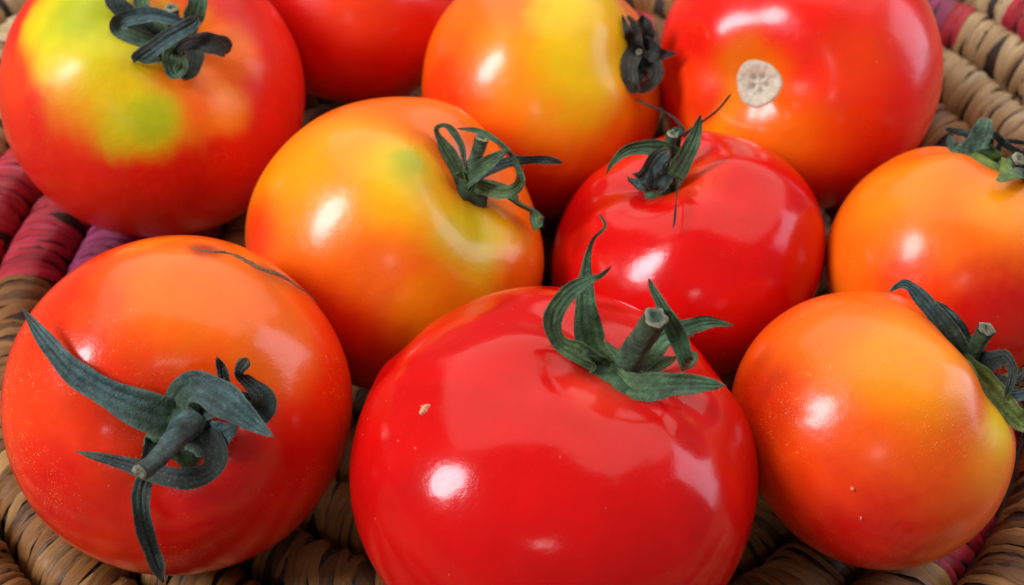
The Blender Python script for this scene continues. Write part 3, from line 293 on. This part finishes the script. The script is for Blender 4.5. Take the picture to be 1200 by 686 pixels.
# ---------------------------------------------------------------- tomatoes
M_LEAF = leaf_material(); M_CUT = cork_material('cut_stem', (.20, .20, .12), (.46, .43, .30)); M_SCAR = scar_material()
M_CRUST = cork_material('brown_crust', (.09, .030, .012), (.30, .15, .07), 2500); M_SCAB = cork_material('pale_scab', (.75, .22, .10), (.80, .42, .25), 2500)
TINT = {'g': (.056, .128, .050), 'd': (.045, .095, .035), 'b': (.048, .100, .100), 'k': (.015, .025, .020), 'y': (.135, .20, .030), 'n': (.030, .022, .016), 't': (.07, .03, .02), 'm': (.075, .150, .090)}
TIP = (.20, .15, .09)
def catmull(P, n):
    P = np.asarray(P, float); Q = np.vstack([2*P[0]-P[1], P, 2*P[-1]-P[-2]]); out = []; m = len(P)-1
    for s in np.linspace(0, m, n):
        i = min(int(s), m-1); t = s-i; a, b, c, d = Q[i:i+4]
        out.append(.5*((2*b)+(c-a)*t+(2*a-5*b+4*c-d)*t*t+(3*b-a-3*c+d)*t**3))
    return np.array(out)
def unit(v): return v/np.maximum(1e-9, np.linalg.norm(v, axis=-1, keepdims=True))
def sepal(rec, col, pts, seed, X):
    rs = np.random.RandomState(seed); C = catmull(pts, 6*len(pts)); n = len(C)
    P = C[:, :3]/1000; W = unit(C[:, 3:6]); wid = np.maximum(C[:, 6], .15)/1000
    T = unit(np.gradient(P, axis=0)); W = unit(W-T*np.sum(W*T, 1, keepdims=True)); N = np.cross(W, T)
    ctr = P - 0; flip = np.where(np.sum(N*unit(P), 1) < 0, -1., 1.)[:, None]
    if flip.mean() < 0: N = -N
    crum = np.zeros(n); tw = np.zeros(n)
    if col != 't':
        for k in range(1, 6): crum += rs.normal()*np.sin(np.linspace(0, 1, n)*3.1*k+rs.uniform(0, 6))/k**.7; tw += rs.normal()*np.sin(np.linspace(0, 1, n)*2.2*k+rs.uniform(0, 6))/k
        P = P + N*(crum*.00032*np.linspace(.2, 1, n)*(2. if col == 'n' else 1.))[:, None]
        a_ = (tw*(.55 if col == 'n' else .24)*np.linspace(.1, 1, n))[:, None]; W, N = W*np.cos(a_)+N*np.sin(a_), N*np.cos(a_)-W*np.sin(a_)
    nw = 12; s = np.linspace(0, 1, n); th = .00030*(1-.5*s)
    thread = col == 't'
    cup = (.16 if not thread else 0)*(1 + .5*rs.normal()*.4)
    ridge = rs.uniform(.00008, .00018); ph = rs.uniform(0, 6)
    V = []; Cc = []
    tint = np.array(TINT[col]); tip = np.array(TIP); yel = np.array((.13, .19, .03))
    for i in range(n):
        w = wid[i]*(1+.05*math.sin(9*s[i]*3+ph)+.015*rs.normal())*math.sqrt(max(.06, 1-(max(0, s[i]-.90)/.10)**2))
        for side in (1, -1):
            for j in range(nw+1):
                x = -1+2*j/nw
                edge = 1-abs(x)**3
                off = cup*w*(.35*x*x+.8*abs(x)*(1+.5*math.sin(5*s[i]+ph))) + side*th[i]*.5*edge + 1.6*ridge*math.cos(x*11+ph)*edge*side*(.6 if side > 0 else .3) + .00025*math.sin(14*s[i]+2*x+ph)*abs(x)
                V.append(P[i]+W[i]*(x*w/2)+N[i]*off)
                c = tint*(1.05+.42*math.sin(x*11+ph+1.5*math.sin(4*s[i]+ph))+.14*rs.normal())
                if col in 'gbym':
                    ky = max(0, .45-s[i])/.45*(1. if col == 'm' else .45); c = c*(1-ky)+yel*(1.3 if col == 'm' else 1.)*ky
                k = max(0, (s[i]-.90)/.10) if not thread else 0
                c = c*(1-k*.8)+tip*k*.8
                if abs(x) > .95: c = c*.75+tip*.22
                Cc.append(np.clip(c, .004, 1))
    F = []; m = nw+1
    for i in range(n-1):
        a, b = i*2*m, (i+1)*2*m
        for j in range(nw):
            F.append((a+j, a+j+1, b+j+1, b+j)); F.append((a+m+j, b+m+j, b+m+j+1, a+m+j+1))
        F.append((a, b, b+m, a+m)); F.append((a+nw, a+m+nw, b+m+nw, b+nw))
    F.append(tuple([j for j in range(m)][::-1]+[m+j for j in range(m)])); e = (n-1)*2*m
    F.append(tuple([e+j for j in range(m)]+[e+m+j for j in range(m)][::-1]))
    if not thread:
        nh = int(14*len(pts)+wid.max()*9000)
        for h in range(nh):                                     # short pale hairs on the edges and back
            i = rs.randint(2, n-2); x = rs.choice((-1., 1.)) if rs.rand() < .7 else rs.uniform(-1, 1); L = rs.uniform(.0003, .0008)
            p0 = P[i]+W[i]*x*wid[i]*.49+N[i]*cup*wid[i]*.8*abs(x); d = unit(W[i]*x*.8+N[i]*rs.uniform(.1, 1)+T[i]*rs.normal()*.5); q = len(V)
            V += [p0-T[i]*.000022, p0+T[i]*.000022, p0+d*L]; Cc += [np.array((.22, .25, .18))]*3; F.append((q, q+1, q+2))
    return X(np.array(V)), F, np.array(Cc)
def tube(pts, seed, X, ns=14, ridged=.10, flare=.35, tint=(.050, .095, .045)):
    rs = np.random.RandomState(seed); C = catmull(pts, 6*len(pts)); n = len(C); P = C[:, :3]/1000; R = C[:, 6]/2000
    T = unit(np.gradient(P, axis=0)); A = unit(np.cross(T, np.array([.3, .9, .1]))); B = np.cross(T, A)
    V = []; Cc = []; ph = rs.uniform(0, 6)
    for i in range(n):
        s = i/(n-1); r = R[i]*(1+flare*math.exp(-s/.12))
        for j in range(ns):
            b = 2*math.pi*j/ns; q = r*(1+ridged*math.cos(5*b+ph)+.04*rs.normal())
            V.append(P[i]+A[i]*math.cos(b)*q+B[i]*math.sin(b)*q)
            Cc.append(np.array(tint)*(1+.15*rs.normal())*(1.25-.5*s))
    F = [(i*ns+j, i*ns+(j+1) % ns, (i+1)*ns+(j+1) % ns, (i+1)*ns+j) for i in range(n-1) for j in range(ns)]
    end = V[-ns:]; c = np.mean(end, 0); t = T[-1]
    E = [c+(v-c)*.97+t*.0001 for v in end]+[c+(v-c)*.80+t*.00045+t*.0002*rs.normal() for v in end]+[c+(v-c)*.4+t*.0003+t*.0002*rs.normal() for v in end]+[c-t*.0002]
    G = [(i*ns+j, i*ns+(j+1) % ns, (i+1)*ns+(j+1) % ns, (i+1)*ns+j) for i in range(2) for j in range(ns)]+[(2*ns+j, 2*ns+(j+1) % ns, 3*ns) for j in range(ns)]
    return X(np.array(V)), F, np.clip(np.array(Cc), .004, 1), X(np.array(E)), G
def smooth(a, b, x):
    t = np.clip((x-a)/(b-a), 0, 1); return t*t*(3-2*t)
def dir_noise(n, seed, f=3.0):
    rs = np.random.RandomState(seed); o = np.zeros(len(n))
    for k in range(10):
        g = f*(1+k*.35); o += np.sin(n@(rs.normal(size=3)*g)+rs.uniform(0, 6.28))/(1+k*.35)
    return o/2.6
def patch_mesh(rec, X, pts, thick, seed):
    """a crust hugging the skin along a line of (x,y,z,radius)"""
    rs = np.random.RandomState(seed); P = catmull(pts, 5*len(pts)); s = rec['s']; n = len(P); V = []; F = []; nw = 6
    D = unit(P[:, :3]); rad = P[:, 3]/np.linalg.norm(P[:, :3], axis=1)
    T = unit(np.gradient(D, axis=0)); W = np.cross(D, T)
    for i in range(n):
        e = math.sin(math.pi*(i+.25)/(n-.5))**.5
        for j in range(nw+1):
            x = -1+2*j/nw; d = unit(D[i]+W[i]*x*rad[i]*e*(1+.2*rs.normal()))
            r = tomato_radius(d[None], s)[0]
            V.append(d*(r+(thick*(1-x*x)*e*(1+.4*rs.normal()) if 0 < j < nw and 0 < i < n-1 else -.0002)))
    F = [(i*(nw+1)+j, i*(nw+1)+j+1, (i+1)*(nw+1)+j+1, (i+1)*(nw+1)+j) for i in range(n-1) for j in range(nw)]
    return X(np.array(V)), F

LABEL = {
 'A': 'red tomato with yellow-green shoulders and tangled calyx, in the top left corner',
 'B': 'bare red tomato cut off by the top edge, wedged behind the yellow-green shouldered one',
 'C': 'orange-yellow tomato with a small shrivelled brown calyx, at the top beside the scarred tomato',
 'D': 'large red tomato showing a round white stem scar and no calyx, top right',
 'E': 'orange tomato with green-yellow blotches and a looping calyx, in the middle of the pile',
 'F': 'glossy red tomato with thin brown threads on its calyx, behind the front one',
 'G': 'orange tomato with a stubby pale green calyx, cut off by the right edge',
 'H': 'orange-red tomato at lower left, its long-armed calyx and stem facing the viewer',
 'I': 'largest glossy bright red tomato at the front centre with an upright green calyx',
 'J': 'orange tomato with a yellow flank at lower right, grey-green calyx on its right shoulder'}
SKIN = {'A': (.30, .5, .7), 'B': (.27, .2, .6, 1.40, .03), 'C': (.21, .35, .5, 1.42), 'D': (.21, .2, .45, 1.42, .03), 'E': (.21, .5, .55, 1.42), 'F': (.135, .10, .35, 1.41, .012, .22), 'G': (.23, .4, .55, 1.40), 'H': (.17, .85, .55, 1.43), 'I': (.12, .06, .35, 1.40, .008, .22), 'J': (.21, .9, .55, 1.42)}
NU, NV = 168, 112
for ti, rec in enumerate(TOMATOES):
    key = rec['key']; F3 = np.array(rec['F']); c = np.array(rec['c']); s = rec['s']
    U, Wt = np.meshgrid(np.linspace(0, 2*math.pi, NU, endpoint=False), np.linspace(0, 1, NV+1)[1:-1])
    th = (math.pi*(Wt**1.15)).ravel(); U = U.ravel()
    D = np.stack([np.sin(th)*np.cos(U), np.sin(th)*np.sin(U), np.cos(th)], 1); D = np.vstack([D, [[0, 0, 1], [0, 0, -1]]])
    L = D*tomato_radius(D, s)[:, None]
    Wd = L@F3.T+c; zmin = Wd[:, 2].min(); base = np.array([c[0], c[1], zmin])
    X = lambda v: v@F3.T+(c-base)
    root = empty('tomato', base); tag(root, LABEL[key], 'tomato', 'tomatoes in the basket')
    # skin colour: ripe and unripe zones of this fruit
    colr = np.tile(np.array(rec['base']), (len(D), 1)); nz = dir_noise(D, 50+ti); nz2 = dir_noise(D, 80+ti, 7); nz3 = dir_noise(D, 20+ti, 19)
    az = np.arctan2(D[:, 1], D[:, 0]); streak = (np.sin(23*az+2*nz)+np.sin(37*az+3*nz+1)+np.sin(61*az+4*nz2))*.5*np.clip(np.sin(np.arccos(np.clip(D[:, 2], -1, 1))), 0, 1)   # fine meridian streaks
    for n, ang, pc, soft in rec['patches']:
        g = np.arccos(np.clip(D@np.array(n), -1, 1))/ang + .16*nz + .08*nz2 + .05*nz3 + .02*streak
        w = 1-smooth(1-.75*soft, 1+.55*soft, g); colr = colr*(1-w[:, None])+np.array(pc)*w[:, None]
    colr = np.clip(colr*(1+.06*nz2[:, None]+.012*streak[:, None]+.03*nz3[:, None]), .003, .95)
    rows = NV-1; Fc = [(i*NU+j, (i+1)*NU+j, (i+1)*NU+(j+1) % NU, i*NU+(j+1) % NU) for i in range(rows-1) for j in range(NU)]
    Fc += [(rows*NU, j, (j+1) % NU) for j in range(NU)]+[(rows*NU+1, (rows-1)*NU+(j+1) % NU, (rows-1)*NU+j) for j in range(NU)]
    mesh_obj('body', X(L), Fc, skin_material('tomato_skin', *SKIN[key]), root, colors=colr)
    dc = np.array(s.get('dc', (0, 0, 1.))); dx = unit(np.cross((0, 1., 0), dc)); dy = np.cross(dc, dx)
    top = tomato_radius(dc[None], s)[0]
    if 'sepals' in rec:
        # the hub the sepals grow from
        hr = .0042*rec['hub']; nj = 30; V = []; Cc = []; rs = np.random.RandomState(ti+5); tn = np.array(TINT['n'] if key == 'C' else (.15, .20, .028) if key in 'GJ' else TINT['g'])
        for i in range(7):
            q = i/6
            for j in range(nj):
                b = 2*math.pi*j/nj; rr = hr*q*(1+.16*math.cos(5*b+ti)*q+.05*rs.normal()*q)
                d = unit(dx*rr*math.cos(b)+dy*rr*math.sin(b)+dc*top); r0 = tomato_radius(d[None], s)[0]
                V.append(d*(r0+.0017*(1-q**2)+(.0006 if i < 6 else -.0003))); Cc.append(np.clip(tn*(1+.2*rs.normal()), .004, 1))
        Fh = [(i*nj+j, i*nj+(j+1) % nj, (i+1)*nj+(j+1) % nj, (i+1)*nj+j) for i in range(6) for j in range(nj)]
        calyx = mesh_obj('calyx', X(np.array(V)), Fh, M_LEAF, root, colors=np.array(Cc))
        for q, (col, pts) in enumerate(rec['sepals']):
            V, F, Cc = sepal(rec, col, pts, 100*ti+q, X); mesh_obj('sepal', V, F, M_LEAF, calyx, colors=Cc)
    if 'stem' in rec:
        V, F, Cc, E, G = tube(rec['stem'], 900+ti, X, tint=(.030, .055, .03) if key == 'C' else (.055, .100, .095) if key == 'H' else (.060, .122, .060))
        st = mesh_obj('stem', V, F, M_LEAF, root, colors=Cc); 
        ns = 14; pale = np.array((.34, .32, .20)); core = pale*.8 if key in 'HGJ' else np.array((.05, .09, .06))
        mesh_obj('cut_end', E, G, M_LEAF, st, colors=np.array([pale]*(2*ns)+[core]*(ns+1)))
    if key == 'D':
        nj = 48; V = []; SC = []; rs = np.random.RandomState(3)
        out = [1+.05*math.sin(3*b+1)+.012*math.sin(7*b)+.006*rs.normal() for b in np.linspace(0, 6.283, nj, endpoint=False)]
        for i in range(11):
            q = i/10
            for j in range(nj):
                b = 2*math.pi*j/nj; rr = .0050*q*out[j]; d = unit(dx*rr*math.cos(b)+dy*rr*math.sin(b)+dc*top); r0 = tomato_radius(d[None], s)[0]
                h = max(.00008, .00008*math.exp(-((q-.7)/.25)**2)+.0005 + .00002*math.cos(9*b+3*q)*q - .0007*math.exp(-((q-.30)/.11)**2)*(.5+.5*math.cos(5*b+.6)) - .0004*q**6 + .00004*rs.normal())
                crev = math.exp(-((q-.30)/.12)**2)*(.5+.5*math.cos(5*b+.6))+.35*max(0, math.cos(10*b+1))**6*(q > .35); rim = max(0, (q-.86)/.14)
                SC.append(np.array((.66, .61, .47))*(1-.55*min(1, crev))*(1-rim)+np.array((.42, .24, .08))*rim)
                if i == 10: h = -.0003
                V.append(d*(r0+h))
        Fh = [(i*nj+j, i*nj+(j+1) % nj, (i+1)*nj+(j+1) % nj, (i+1)*nj+j) for i in range(10) for j in range(nj)]
        mesh_obj('stem_scar', X(np.array(V)), Fh, M_SCAR, root, colors=np.array(SC))
    for q, (nm, pts) in enumerate(rec.get('marks', ())):
        V, F = patch_mesh(rec, X, [(a, b, c_, r*1.) for a, b, c_, r in pts], .0006 if nm == 'scab' else .00025, 40+q)
        mesh_obj(nm, V, F, M_SCAB if nm == 'scab' else M_CRUST, root)
